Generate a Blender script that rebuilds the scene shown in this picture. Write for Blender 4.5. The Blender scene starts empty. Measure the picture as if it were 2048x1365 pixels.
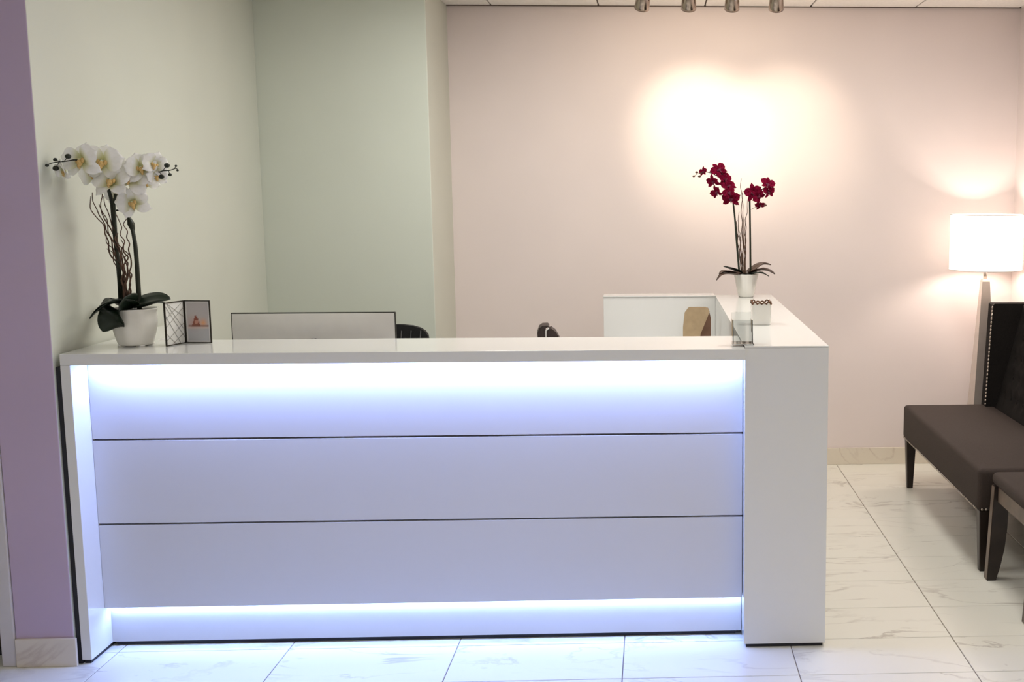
import bpy, bmesh, math, random
from mathutils import Vector, Matrix, Euler

SC = bpy.context.scene
COL = SC.collection
random.seed(7)

# ------------------------------------------------------------------ camera
# pinhole recovered from the tile grid, the desk and the wall corners (photograph 2048 x 1365)
FPX, CX, CY = 2235.69, 1401.14, 666.95
CAM_O = Vector((0.0, 0.0, 1.6604))
YAW, PITCH, ROLL = 0.0421, 0.1283, -0.0016
_F = Vector((math.sin(YAW)*math.cos(PITCH), math.cos(YAW)*math.cos(PITCH), -math.sin(PITCH)))
_R0 = Vector((math.cos(YAW), -math.sin(YAW), 0))
_U0 = _R0.cross(_F)
_R = math.cos(ROLL)*_R0 + math.sin(ROLL)*_U0
_U = -math.sin(ROLL)*_R0 + math.cos(ROLL)*_U0
cd = bpy.data.cameras.new('camera')
cd.sensor_fit = 'HORIZONTAL'; cd.sensor_width = 36.0
cd.lens = FPX/2048*36.0
cd.shift_x = (1024-CX)/2048
cd.shift_y = (CY-682.5)/2048
cd.clip_start = 0.05; cd.clip_end = 60
cam = bpy.data.objects.new('camera', cd); COL.objects.link(cam)
m = Matrix((_R, _U, -_F)).transposed().to_4x4(); m.translation = CAM_O
cam.matrix_world = m
SC.camera = cam

# ------------------------------------------------------------------ world, exposure
W = bpy.data.worlds.new('world'); SC.world = W; W.use_nodes = True
W.node_tree.nodes['Background'].inputs[0].default_value = (0.9, 0.93, 1.0, 1)
W.node_tree.nodes['Background'].inputs[1].default_value = 0.05
SC.view_settings.view_transform = 'Standard'
SC.view_settings.look = 'None'
SC.view_settings.gamma = 1.0
SC.view_settings.use_curve_mapping = False
SC.view_settings.exposure = 0.11

ADDED_PANEL_E = 2.8          # unseen light panels added over the waiting area
ADDED_PANEL_R_E = 4.4        # the added pair on the right
BAY_E = 11.5             # unseen light panels added over the desk bay and aisle
SPOT_W = 26.0            # each track head
LAMP_W = 22.0            # floor lamp bulb
LED_TOP_E = 185.0
LED_TOE_E = 76.0
SC.cycles.max_bounces = 6
SC.cycles.diffuse_bounces = 4
SC.cycles.glossy_bounces = 2
SC.cycles.transmission_bounces = 6
SC.cycles.caustics_reflective = False
SC.cycles.caustics_refractive = False
SC.cycles.sample_clamp_indirect = 6.0


def at(u, v, Y):
    """photo pixel -> world point on the vertical plane at depth Y"""
    d = _F + _R*((u-CX)/FPX) - _U*((v-CY)/FPX)
    return CAM_O + d*((Y-CAM_O.y)/d.y)


# ------------------------------------------------------------------ materials
def mat(name, col, rough=0.5, metal=0.0, var=0.0, vscale=20.0, bump=0.0, bscale=80.0, spec=0.5,
        coat=0.0, trans=0.0, ior=1.45, sheen=0.0, emit=None, estr=0.0, bdist=0.002):
    M = bpy.data.materials.new(name); M.use_nodes = True
    nt = M.node_tree; b = nt.nodes['Principled BSDF']
    c = (*col, 1)
    b.inputs['Base Color'].default_value = c
    b.inputs['Roughness'].default_value = rough
    b.inputs['Metallic'].default_value = metal
    b.inputs['Specular IOR Level'].default_value = spec
    b.inputs['Coat Weight'].default_value = coat
    b.inputs['Coat Roughness'].default_value = 0.05
    b.inputs['Transmission Weight'].default_value = trans
    b.inputs['IOR'].default_value = ior
    b.inputs['Sheen Weight'].default_value = sheen
    if emit:
        b.inputs['Emission Color'].default_value = (*emit, 1)
        b.inputs['Emission Strength'].default_value = estr
    tc = nt.nodes.new('ShaderNodeTexCoord')
    if var > 0:
        n = nt.nodes.new('ShaderNodeTexNoise'); n.inputs['Scale'].default_value = vscale
        n.inputs['Detail'].default_value = 1.5
        nt.links.new(tc.outputs['Object'], n.inputs['Vector'])
        r = nt.nodes.new('ShaderNodeValToRGB')
        r.color_ramp.elements[0].position = 0.3; r.color_ramp.elements[1].position = 0.7
        r.color_ramp.elements[0].color = (*[max(0, x*(1-var)) for x in col], 1)
        r.color_ramp.elements[1].color = (*[min(1, x*(1+var)) for x in col], 1)
        nt.links.new(n.outputs['Fac'], r.inputs['Fac'])
        nt.links.new(r.outputs['Color'], b.inputs['Base Color'])
    if bump > 0:
        n = nt.nodes.new('ShaderNodeTexNoise'); n.inputs['Scale'].default_value = bscale
        n.inputs['Detail'].default_value = 2
        nt.links.new(tc.outputs['Object'], n.inputs['Vector'])
        bp = nt.nodes.new('ShaderNodeBump'); bp.inputs['Strength'].default_value = bump
        bp.inputs['Distance'].default_value = bdist
        nt.links.new(n.outputs['Fac'], bp.inputs['Height'])
        nt.links.new(bp.outputs['Normal'], b.inputs['Normal'])
    return M


def marble(name, base, vein, rough=0.22, vein_amt=0.6):
    M = bpy.data.materials.new(name); M.use_nodes = True
    nt = M.node_tree; b = nt.nodes['Principled BSDF']
    tc = nt.nodes.new('ShaderNodeTexCoord'); oi = nt.nodes.new('ShaderNodeObjectInfo')
    mul = nt.nodes.new('ShaderNodeVectorMath'); mul.operation = 'SCALE'
    mul.inputs[0].default_value = (37.0, 91.0, 13.0)
    nt.links.new(oi.outputs['Random'], mul.inputs['Scale'])
    add = nt.nodes.new('ShaderNodeVectorMath'); add.operation = 'ADD'
    nt.links.new(tc.outputs['Object'], add.inputs[0]); nt.links.new(mul.outputs[0], add.inputs[1])
    mp = nt.nodes.new('ShaderNodeMapping')
    mp.inputs['Rotation'].default_value = (0, 0, math.radians(35)); mp.inputs['Scale'].default_value = (1.0, 2.6, 1.0)
    nt.links.new(add.outputs[0], mp.inputs['Vector'])
    n = nt.nodes.new('ShaderNodeTexNoise'); n.inputs['Scale'].default_value = 1.7
    n.inputs['Detail'].default_value = 7; n.inputs['Roughness'].default_value = 0.55; n.inputs['Distortion'].default_value = 0.9
    nt.links.new(mp.outputs[0], n.inputs['Vector'])
    s = nt.nodes.new('ShaderNodeMath'); s.operation = 'SUBTRACT'; s.inputs[1].default_value = 0.5
    nt.links.new(n.outputs['Fac'], s.inputs[0])
    a = nt.nodes.new('ShaderNodeMath'); a.operation = 'ABSOLUTE'; nt.links.new(s.outputs[0], a.inputs[0])
    r = nt.nodes.new('ShaderNodeValToRGB')
    r.color_ramp.elements[0].position = 0.0; r.color_ramp.elements[0].color = (1, 1, 1, 1)
    r.color_ramp.elements[1].position = 0.022; r.color_ramp.elements[1].color = (0, 0, 0, 1)
    nt.links.new(a.outputs[0], r.inputs['Fac'])
    # veins come and go
    n2 = nt.nodes.new('ShaderNodeTexNoise'); n2.inputs['Scale'].default_value = 3.2; n2.inputs['Detail'].default_value = 2
    nt.links.new(add.outputs[0], n2.inputs['Vector'])
    r2 = nt.nodes.new('ShaderNodeValToRGB'); r2.color_ramp.elements[0].position = 0.42; r2.color_ramp.elements[1].position = 0.68
    nt.links.new(n2.outputs['Fac'], r2.inputs['Fac'])
    mm = nt.nodes.new('ShaderNodeMath'); mm.operation = 'MULTIPLY'
    nt.links.new(r.outputs['Color'], mm.inputs[0]); nt.links.new(r2.outputs['Color'], mm.inputs[1])
    m2 = nt.nodes.new('ShaderNodeMath'); m2.operation = 'MULTIPLY'; m2.inputs[1].default_value = vein_amt
    nt.links.new(mm.outputs[0], m2.inputs[0])
    mix = nt.nodes.new('ShaderNodeMix'); mix.data_type = 'RGBA'
    mix.inputs[6].default_value = (*base, 1); mix.inputs[7].default_value = (*vein, 1)
    nt.links.new(m2.outputs[0], mix.inputs[0])
    nt.links.new(mix.outputs[2], b.inputs['Base Color'])
    b.inputs['Roughness'].default_value = rough
    return M


M = {}
M['pink_wall'] = mat('pink_wall_paint', (0.80, 0.715, 0.69), 0.75, var=0.015, vscale=3)
M['mauve_wall'] = mat('mauve_wall_end', (0.57, 0.455, 0.60), 0.75, var=0.015, vscale=3)
M['cream_wall'] = mat('cream_wall_paint', (0.62, 0.64, 0.56), 0.75, var=0.015, vscale=3)
M['sage_wall'] = mat('sage_wall_paint', (0.655, 0.69, 0.605), 0.75, var=0.015, vscale=3)
M['plain_wall'] = mat('plain_wall_paint', (0.66, 0.63, 0.60), 0.8, var=0.02, vscale=3)
M['trim'] = mat('painted_trim', (0.66, 0.63, 0.63), 0.4, var=0.02)
M['dark_door'] = mat('dark_stained_wood', (0.05, 0.032, 0.028), 0.35, var=0.25, vscale=8)
M['ceil'] = mat('ceiling_tile_fibre', (0.92, 0.89, 0.84), 0.9, var=0.04, vscale=60, bump=0.3, bscale=300)
M['ceil_grid'] = mat('ceiling_grid_shadow', (0.16, 0.12, 0.10), 0.7, var=0.05)
M['tile'] = marble('marble_floor_tile', (0.83, 0.82, 0.735), (0.33, 0.29, 0.24), 0.3, 0.62)
M['base_tile'] = marble('marble_baseboard', (0.76, 0.69, 0.58), (0.34, 0.22, 0.17), 0.3, 0.6)
M['grout'] = mat('floor_grout', (0.24, 0.20, 0.17), 0.9, var=0.1)
M['lacquer'] = mat('white_gloss_lacquer', (0.82, 0.82, 0.785), 0.14, var=0.006, vscale=2, coat=0.35)
M['panel'] = mat('white_satin_panel', (0.71, 0.71, 0.73), 0.38, var=0.006, vscale=2)
M['dark_gap'] = mat('dark_gap_shade', (0.02, 0.02, 0.025), 0.6, var=0.1)  # near-black that paints in the shade of gaps round the desk
M['joint'] = mat('grey_joint_backing', (0.26, 0.24, 0.32), 0.6, var=0.1)
M['led'] = mat('led_diffuser_top', (0.9, 0.9, 0.9), 0.5, emit=(0.28, 0.40, 1.0), estr=LED_TOP_E)
M['led2'] = mat('led_diffuser_toe', (0.9, 0.9, 0.9), 0.5, emit=(0.30, 0.45, 1.0), estr=LED_TOE_E)
M['ceramic'] = mat('white_glazed_ceramic', (0.80, 0.78, 0.72), 0.2, var=0.01, coat=0.3)
M['leaf'] = mat('dark_orchid_leaf', (0.006, 0.014, 0.007), 0.38, var=0.35, vscale=14)
M['leaf2'] = mat('bronze_orchid_leaf', (0.060, 0.032, 0.022), 0.45, var=0.45, vscale=16)
M['stem'] = mat('dark_green_stem', (0.016, 0.020, 0.010), 0.45, var=0.3, vscale=40)
M['twig'] = mat('brown_curly_twig', (0.10, 0.055, 0.035), 0.7, var=0.4, vscale=60)
M['petal_w'] = None
M['lip_y'] = mat('yellow_orchid_lip', (0.66, 0.44, 0.16), 0.5, var=0.3, vscale=90)
M['throat_g'] = mat('pale_green_throat', (0.74, 0.74, 0.48), 0.5, var=0.2, vscale=60)
M['petal_r'] = None
M['lip_r'] = mat('dark_crimson_lip', (0.12, 0.006, 0.03), 0.5, var=0.3, vscale=60)
M['bud'] = mat('dark_orchid_bud', (0.014, 0.018, 0.010), 0.45, var=0.3)
M['bud_r'] = mat('brown_red_bud', (0.10, 0.05, 0.035), 0.5, var=0.3)
M['soil'] = mat('dark_moss', (0.012, 0.014, 0.01), 0.9, var=0.4, vscale=80, bump=0.8, bscale=120)
M['frame_metal'] = mat('black_bronze_frame', (0.035, 0.030, 0.022), 0.4, metal=0.6, var=0.2)
M['paper'] = mat('white_backing_paper', (0.72, 0.72, 0.68), 0.7, var=0.02)
M['wire'] = mat('grey_lattice_line', (0.30, 0.29, 0.26), 0.5, var=0.1)
M['silver'] = mat('silver_aluminium', (0.76, 0.745, 0.69), 0.5, metal=0.2, var=0.02)
M['mon_edge'] = mat('dark_monitor_edge', (0.05, 0.05, 0.04), 0.4, metal=0.3, var=0.1)
M['black_plastic'] = mat('black_plastic', (0.012, 0.012, 0.012), 0.45, var=0.2)
M['black_mesh'] = mat('black_mesh_fabric', (0.008, 0.008, 0.008), 0.8, var=0.3, vscale=200)
M['brown_leather'] = mat('dark_brown_leather', (0.035, 0.022, 0.018), 0.5, var=0.35, vscale=40, bump=0.4, bscale=300)
M['chrome'] = mat('polished_chrome', (0.70, 0.68, 0.66), 0.18, metal=1.0, var=0.02)
M['kraft'] = mat('tan_kraft_paper', (0.46, 0.34, 0.20), 0.8, var=0.08, vscale=30, bump=0.3, bscale=60)
M['kraft_in'] = mat('brown_paper_fold', (0.20, 0.11, 0.07), 0.85, var=0.1, vscale=30)
M['acrylic'] = mat('clear_acrylic', (0.93, 0.95, 0.94), 0.03, trans=1.0, ior=1.49)
M['bronze'] = mat('brown_bronze_rim', (0.14, 0.07, 0.04), 0.35, metal=0.7, var=0.3, vscale=60)
M['wax'] = mat('ivory_wax', (0.78, 0.70, 0.55), 0.5, var=0.03)
M['nickel'] = mat('brushed_nickel', (0.40, 0.33, 0.27), 0.18, metal=1.0, var=0.06, vscale=30)
M['lamp_metal'] = mat('satin_nickel_column', (0.66, 0.58, 0.52), 0.25, metal=0.55, var=0.04)
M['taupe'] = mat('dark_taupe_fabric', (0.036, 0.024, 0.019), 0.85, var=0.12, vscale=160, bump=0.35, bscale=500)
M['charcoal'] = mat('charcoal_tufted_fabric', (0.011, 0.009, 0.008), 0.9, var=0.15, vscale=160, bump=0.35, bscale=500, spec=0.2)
M['espresso'] = mat('espresso_wood', (0.022, 0.014, 0.011), 0.35, var=0.3, vscale=12)
M['grey_wood'] = mat('grey_brown_wood', (0.13, 0.095, 0.072), 0.4, var=0.2, vscale=14)
M['nail'] = mat('pewter_nailhead', (0.50, 0.44, 0.38), 0.3, metal=1.0, var=0.1)
M['added_panel'] = mat('added_panel_diffuser', (0.9, 0.9, 0.9), 0.5, emit=(1.0, 0.975, 0.93), estr=ADDED_PANEL_E)
M['added_panel_bay'] = mat('added_bay_diffuser', (0.9, 0.9, 0.9), 0.5, emit=(1.0, 0.975, 0.93), estr=BAY_E)
M['added_panel_right'] = mat('added_right_diffuser', (0.9, 0.9, 0.9), 0.5, emit=(1.0, 0.975, 0.93), estr=ADDED_PANEL_R_E)
M['white_metal'] = mat('white_painted_metal', (0.8, 0.79, 0.77), 0.4, var=0.02)
M['bulb'] = mat('warm_bulb_glass', (1, 1, 1), 0.4, emit=(1.0, 0.82, 0.62), estr=12.0)
M['bulb'].cycles.emission_sampling = 'NONE'

def petal_mat(name, c0, c1, tmix, base=None):
    P = bpy.data.materials.new(name); P.use_nodes = True
    nt = P.node_tree; nt.nodes.remove(nt.nodes['Principled BSDF'])
    d = nt.nodes.new('ShaderNodeBsdfDiffuse'); t = nt.nodes.new('ShaderNodeBsdfTranslucent')
    tc = nt.nodes.new('ShaderNodeTexCoord'); n = nt.nodes.new('ShaderNodeTexNoise'); n.inputs['Scale'].default_value = 9
    nt.links.new(tc.outputs['Object'], n.inputs['Vector'])
    r = nt.nodes.new('ShaderNodeValToRGB'); r.color_ramp.elements[0].color = (*c0, 1); r.color_ramp.elements[1].color = (*c1, 1)
    r.color_ramp.elements[0].position = .35; r.color_ramp.elements[1].position = .65
    nt.links.new(n.outputs['Fac'], r.inputs['Fac'])
    out = r.outputs['Color']
    if base:          # petals tinted towards the throat
        sx = nt.nodes.new('ShaderNodeSeparateXYZ'); nt.links.new(tc.outputs['Object'], sx.inputs[0])
        rr = nt.nodes.new('ShaderNodeValToRGB'); rr.color_ramp.elements[0].position = .06; rr.color_ramp.elements[1].position = .24
        nt.links.new(sx.outputs['Y'], rr.inputs['Fac'])
        mc = nt.nodes.new('ShaderNodeMix'); mc.data_type = 'RGBA'; mc.inputs[6].default_value = (*base, 1)
        nt.links.new(rr.outputs['Color'], mc.inputs[0]); nt.links.new(out, mc.inputs[7]); out = mc.outputs[2]
    nt.links.new(out, d.inputs['Color']); nt.links.new(out, t.inputs['Color'])
    m_ = nt.nodes.new('ShaderNodeMixShader'); m_.inputs[0].default_value = tmix
    nt.links.new(d.outputs[0], m_.inputs[1]); nt.links.new(t.outputs[0], m_.inputs[2])
    nt.links.new(m_.outputs[0], nt.nodes['Material Output'].inputs['Surface'])
    return P
M['petal_w'] = petal_mat('white_orchid_petal', (0.90, 0.89, 0.85), (0.95, 0.94, 0.92), 0.22, (0.66, 0.66, 0.36))
M['petal_r'] = petal_mat('crimson_orchid_petal', (0.095, 0.003, 0.014), (0.22, 0.009, 0.038), 0.2)

# lamp shade: thin fabric that lets the bulb through
Ms = bpy.data.materials.new('white_linen_shade'); Ms.use_nodes = True
nt = Ms.node_tree; nt.nodes.remove(nt.nodes['Principled BSDF'])
df = nt.nodes.new('ShaderNodeBsdfDiffuse'); tr = nt.nodes.new('ShaderNodeBsdfTranslucent')
nz = nt.nodes.new('ShaderNodeTexNoise'); nz.inputs['Scale'].default_value = 120
rp = nt.nodes.new('ShaderNodeValToRGB')
rp.color_ramp.elements[0].color = (0.80, 0.78, 0.74, 1); rp.color_ramp.elements[1].color = (0.88, 0.86, 0.82, 1)
nt.links.new(nz.outputs['Fac'], rp.inputs['Fac'])
nt.links.new(rp.outputs['Color'], df.inputs['Color']); nt.links.new(rp.outputs['Color'], tr.inputs['Color'])
mx = nt.nodes.new('ShaderNodeMixShader'); mx.inputs[0].default_value = 0.55
nt.links.new(df.outputs[0], mx.inputs[1]); nt.links.new(tr.outputs[0], mx.inputs[2])
nt.links.new(mx.outputs[0], nt.nodes['Material Output'].inputs['Surface'])
M['shade'] = Ms


# ------------------------------------------------------------------ mesh helpers
def mesh_from_bm(name, bm, material=None, smooth=False):
    bmesh.ops.recalc_face_normals(bm, faces=bm.faces)
    me = bpy.data.meshes.new(name); bm.to_mesh(me); bm.free()
    if material: me.materials.append(material)
    if smooth:
        for p in me.polygons: p.use_smooth = True
    return me


def link(name, me, parent=None, loc=(0, 0, 0)):
    o = bpy.data.objects.new(name, me); COL.objects.link(o)
    o.location = loc
    if parent: o.parent = parent
    return o


def root_loc(p):
    v = Vector((0, 0, 0))
    while p:
        v += p.location; p = p.parent
    return v


def part(name, bm, material, parent=None, smooth=False):
    """link a bmesh built in world coordinates, as a child when a parent is given"""
    if parent:
        bmesh.ops.translate(bm, verts=bm.verts, vec=-root_loc(parent))
    return link(name, mesh_from_bm(name, bm, M[material] if isinstance(material, str) else material, smooth), parent)


def tag(o, label, cat, group=None):
    o['label'] = label; o['category'] = cat
    if group: o['group'] = group
    return o


def thing(name, label, cat, loc, group=None):
    o = bpy.data.objects.new(name, None); COL.objects.link(o); o.location = loc
    o.empty_display_size = 0.05
    return tag(o, label, cat, group)


def struct(name, bm, material, smooth=False):
    o = part(name, bm, material, None, smooth); o['kind'] = 'structure'; return o


def box(bm, x0, x1, y0, y1, z0, z1, bev=0.0, seg=2):
    r = bmesh.ops.create_cube(bm, size=1.0)
    vs = r['verts']
    for v in vs:
        v.co = Vector((x0 if v.co.x < 0 else x1, y0 if v.co.y < 0 else y1, z0 if v.co.z < 0 else z1))
    if bev > 0:
        es = list({e for v in vs for e in v.link_edges})
        bmesh.ops.bevel(bm, geom=es, offset=bev, segments=seg, profile=0.5, affect='EDGES', clamp_overlap=True)
    return bm


def bx(*a, **k):
    return box(bmesh.new(), *a, **k)


def prism(bm, pts, axis, a0, a1):
    """extrude a 2-D outline. axis 'y': pts are (x,z); 'x': (y,z); 'z': (x,y)"""
    def P(p, a):
        return {'y': (p[0], a, p[1]), 'x': (a, p[0], p[1]), 'z': (p[0], p[1], a)}[axis]
    lo = [bm.verts.new(P(p, a0)) for p in pts]; hi = [bm.verts.new(P(p, a1)) for p in pts]
    n = len(pts)
    bm.faces.new(lo); bm.faces.new(hi[::-1])
    for i in range(n):
        bm.faces.new((lo[i], lo[(i+1) % n], hi[(i+1) % n], hi[i]))
    return bm


def quad(x0, x1, y0, y1, z):
    bm = bmesh.new(); bm.faces.new([bm.verts.new(p) for p in ((x0, y0, z), (x0, y1, z), (x1, y1, z), (x1, y0, z))]); return bm


def bevel_all(bm, off, seg=2):
    bmesh.ops.remove_doubles(bm, verts=bm.verts, dist=1e-6)
    bmesh.ops.bevel(bm, geom=list(bm.edges), offset=off, segments=seg, profile=0.5, affect='EDGES', clamp_overlap=True)
    return bm


def smooth_path(pts, sub=4):
    pts = [Vector(p) for p in pts]; out = []
    for i in range(len(pts)-1):
        p0 = pts[max(i-1, 0)]; p1 = pts[i]; p2 = pts[i+1]; p3 = pts[min(i+2, len(pts)-1)]
        for k in range(sub):
            t = k/sub
            out.append(0.5*((2*p1)+(-p0+p2)*t+(2*p0-5*p1+4*p2-p3)*t*t+(-p0+3*p1-3*p2+p3)*t**3))
    out.append(pts[-1]); return out


def tube(bm, pts, rad, seg=6, sub=4):
    path = smooth_path(pts, sub) if sub > 1 else [Vector(p) for p in pts]
    n = len(path); rings = []
    ref = Vector((0.31, 0.87, 0.22))
    for i, p in enumerate(path):
        t = (path[min(i+1, n-1)]-path[max(i-1, 0)]).normalized()
        a = t.cross(ref)
        if a.length < 1e-3: a = t.cross(Vector((1, 0, 0)))
        a.normalize(); b = t.cross(a)
        f = i/(n-1)
        if isinstance(rad, (list, tuple)):
            x = f*(len(rad)-1); j = min(int(x), len(rad)-2); r = rad[j]+(rad[j+1]-rad[j])*(x-j)
        else: r = rad
        rings.append([bm.verts.new(p+(a*math.cos(2*math.pi*k/seg)+b*math.sin(2*math.pi*k/seg))*r) for k in range(seg)])
    for i in range(n-1):
        for k in range(seg):
            bm.faces.new((rings[i][k], rings[i][(k+1) % seg], rings[i+1][(k+1) % seg], rings[i+1][k]))
    bm.faces.new(rings[0][::-1]); bm.faces.new(rings[-1])
    return bm


def lathe(bm, prof, c=(0, 0, 0), seg=32, rfun=None, cap=True):
    """profile list of (r, z); rfun(theta, z) scales the radius"""
    rings = []
    for (r, z) in prof:
        ring = []
        for k in range(seg):
            t = 2*math.pi*k/seg
            rr = r*(rfun(t, z) if rfun else 1)
            ring.append(bm.verts.new((c[0]+rr*math.cos(t), c[1]+rr*math.sin(t), c[2]+z)))
        rings.append(ring)
    for i in range(len(rings)-1):
        for k in range(seg):
            bm.faces.new((rings[i][k], rings[i][(k+1) % seg], rings[i+1][(k+1) % seg], rings[i+1][k]))
    if cap:
        bm.faces.new(rings[0][::-1]); bm.faces.new(rings[-1])
    return bm


def sphere(bm, c, r, s=(1, 1, 1), u=10, v=7):
    res = bmesh.ops.create_uvsphere(bm, u_segments=u, v_segments=v, radius=r)
    for vt in res['verts']:
        vt.co = Vector((vt.co.x*s[0], vt.co.y*s[1], vt.co.z*s[2]))+Vector(c)
    return bm


def cyl_between(bm, a, b, r0, r1=None, seg=16):
    return tube(bm, [a, b], [r0, r1 if r1 is not None else r0], seg=seg, sub=1)


# ================================================================== THE ROOM
T = 0.6096
YW = 6.598            # back wall
XR = 2.144            # right wall
XL = -2.041           # left wall of the desk bay
YE = 3.845            # end of the left partition
YG = 5.983            # sage wall
XG = -1.165           # its corner
ZC = 2.7016           # ceiling
XFAR, YBACK = -4.6, -1.6

# floor: grout bed + marble tiles
floor = struct('floor', bx(XFAR-0.1, XR+0.25, YBACK-0.1, YW+0.25, -0.12, -0.0025), 'grout')
tw, td, gap = T, T/2, 0.0035
tile_me = mesh_from_bm('tile', box(bmesh.new(), gap/2, tw-gap/2, gap/2, td-gap/2, -0.0075, 0.0, bev=0.0012, seg=1), M['tile'])
GX, GY = -1.3356, 3.6469
nt_ = 0
for i in range(-6, 6):
    for j in range(-18, 10):
        x, y = GX+i*tw, GY+j*td
        if x > XR+0.05 or y > YW+0.02 or x+tw < XFAR or y+td < YBACK: continue
        if i < -3 and j < -4: continue
        o = link('tile', tile_me, floor, (x, y, 0.0)); nt_ += 1
# far corner of the waiting area behind the camera: one plain slab of the same stone
b = bmesh.new(); box(b, XFAR, GX-3*tw-gap, YBACK, GY-4*td-gap, -0.0025, 0.0)
o = part('tile', b, 'tile', floor)

# walls
struct('wall_back', bx(XG, XR, YW, YW+0.15, 0.0, ZC), 'pink_wall')
struct('wall_right', bx(XR, XR+0.15, YBACK, YW+0.15, 0.0, ZC), 'pink_wall')
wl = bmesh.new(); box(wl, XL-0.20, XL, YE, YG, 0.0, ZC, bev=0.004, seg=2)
# partition: the long side is cream, the end that faces the waiting area is a darker mauve
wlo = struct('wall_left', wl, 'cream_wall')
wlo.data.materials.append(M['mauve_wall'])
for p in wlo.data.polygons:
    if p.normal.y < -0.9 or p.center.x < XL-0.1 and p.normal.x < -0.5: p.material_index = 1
wg = struct('wall_sage', bx(XL-0.2, XG, YG, YW+0.15, 0.0, ZC, bev=0.004, seg=2), 'sage_wall')
wg.data.materials.append(M['cream_wall'])
for p in wg.data.polygons:
    if p.normal.x > 0.9: p.material_index = 1
XC = XL-0.20           # left end of the partition
struct('wall_front_left', bx(XFAR, -3.25, YE+0.06, YE+0.18, 0.0, ZC), 'plain_wall')
struct('wall_above_door', bx(-3.25, XC, YE+0.06, YE+0.18, 2.1, ZC), 'plain_wall')
struct('wall_far_left', bx(XFAR-0.12, XFAR, YBACK, YE+0.18, 0.0, ZC), 'plain_wall')
struct('wall_behind', bx(XFAR, XR, YBACK-0.12, YBACK, 0.0, ZC), 'plain_wall')
# door casing and dark door beside the partition
struct('trim_1', bx(XC-0.05, XC-0.001, YE-0.006, YE+0.10, 0.0, 2.12, bev=0.004), 'trim')
d1 = struct('door_1', bx(-3.24, XC-0.055, YE+0.10, YE+0.14, 0.03, 2.09, bev=0.003), 'dark_door')
b = bmesh.new(); cyl_between(b, (XC-0.12, YE+0.10, 1.0), (XC-0.12, YE+0.055, 1.0), 0.01); cyl_between(b, (XC-0.12, YE+0.058, 1.0), (XC-0.23, YE+0.058, 1.0), 0.009)
part('handle', b, 'chrome', d1, True)
struct('trim_2', bx(-3.24, XC-0.055, YE+0.10, YE+0.14, 0.0, 0.026), 'dark_gap')
# baseboards in the floor's stone
struct('baseboard_back', bx(XG+0.014, XR-0.014, YW-0.012, YW-0.0005, 0.0, 0.102, bev=0.002), 'base_tile')
struct('baseboard_right', bx(XR-0.012, XR-0.0005, YBACK, YW-0.013, 0.0, 0.102, bev=0.002), 'base_tile')
struct('baseboard_left', bx(XC+0.002, XL+0.010, YE-0.012, YE-0.0005, 0.0, 0.102, bev=0.002), 'base_tile')

# ceiling: lay-in panels in a grid
ceil = struct('ceiling', bx(XFAR-0.1, XR+0.2, YBACK-0.1, YW+0.2, ZC+0.012, ZC+0.1), 'ceil_grid')
cp_me = mesh_from_bm('ceiling_panel', box(bmesh.new(), 0.004, T-0.004, 0.004, T-0.004, ZC, ZC+0.0118, bev=0.002, seg=1), M['ceil'])
CGX = -0.9137
ADDED_PANELS = [(-1, 6), (3, 6), (-1, 10), (3, 10), (-4, 9), (0, 2), (3, 2)]     # 2 x 4 ft light panels, unseen, added to light the room: grid column, row counted from the back wall
skip = {(i, j) for (i, j0) in ADDED_PANELS for j in (j0, j0+1) for i in (i,)}
for i in range(-6, 6):
    for j in range(0, 14):
        if (i, j) in skip: continue
        x, y = CGX+i*T, YW-0.012-(j+1)*T
        if x > XR or x+T < XFAR or y+T < YBACK: continue
        link('ceiling_panel', cp_me, ceil, (x, y, 0))
struct('trim_3', bx(XG, XR, YW-0.013, YW-0.0005, ZC-0.004, ZC-0.0005), 'ceil_grid')  # wall angle, coloured dark to paint the shadow line at the ceiling
for k, (i, j) in enumerate(ADDED_PANELS):
    x, y1 = CGX+i*T, YW-0.012-j*T; y0 = y1-2*T
    t = part('added_light_panel', quad(x+0.03, x+T-0.03, y0+0.03, y1-0.03, ZC+0.003), 'added_panel_bay' if j == 2 else 'added_panel_right' if i == 3 else 'added_panel', ceil)
    t['label'] = 'unseen white light panel added in the ceiling grid'
    b = bmesh.new()
    box(b, x+0.004, x+0.028, y0+0.004, y1-0.004, ZC-0.004, ZC+0.010); box(b, x+T-0.028, x+T-0.004, y0+0.004, y1-0.004, ZC-0.004, ZC+0.010)
    box(b, x+0.028, x+T-0.028, y0+0.004, y0+0.028, ZC-0.004, ZC+0.010); box(b, x+0.028, x+T-0.028, y1-0.028, y1-0.004, ZC-0.004, ZC+0.010)
    part('panel_frame', b, 'white_metal', t)

# ================================================================== RECEPTION DESK
YF = 3.853            # front plane of the frame
YP = 3.966            # front panels
YT = 4.008            # toe board
XD0, XD1 = -2.023, 0.319
ZS = 1.106            # counter top
desk = thing('reception_desk', 'long white gloss reception desk front with glowing blue light strips', 'reception desk', (-0.85, 4.03, 0))
bm = bmesh.new(); box(bm, XD0, XD1, YF, 4.205, ZS-0.039, ZS, bev=0.0015)
part('counter_top', bm, 'lacquer', desk)
part('side_panel', bx(XD0, -1.990, YF, 4.20, 0.014, ZS-0.0395, bev=0.0015), 'lacquer', desk)
for (z0, z1) in ((0.785, ZS-0.041), (0.4755, 0.7785), (0.161, 0.469)):
    part('front_panel', bx(-1.9893, XD1-0.0005, YP, YP+0.018, z0, z1, bev=0.0012), 'panel', desk)
part('backing_board', bx(-1.9893, XD1-0.0005, YP+0.0185, YP+0.026, 0.165, ZS-0.042), 'joint', desk)
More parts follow.
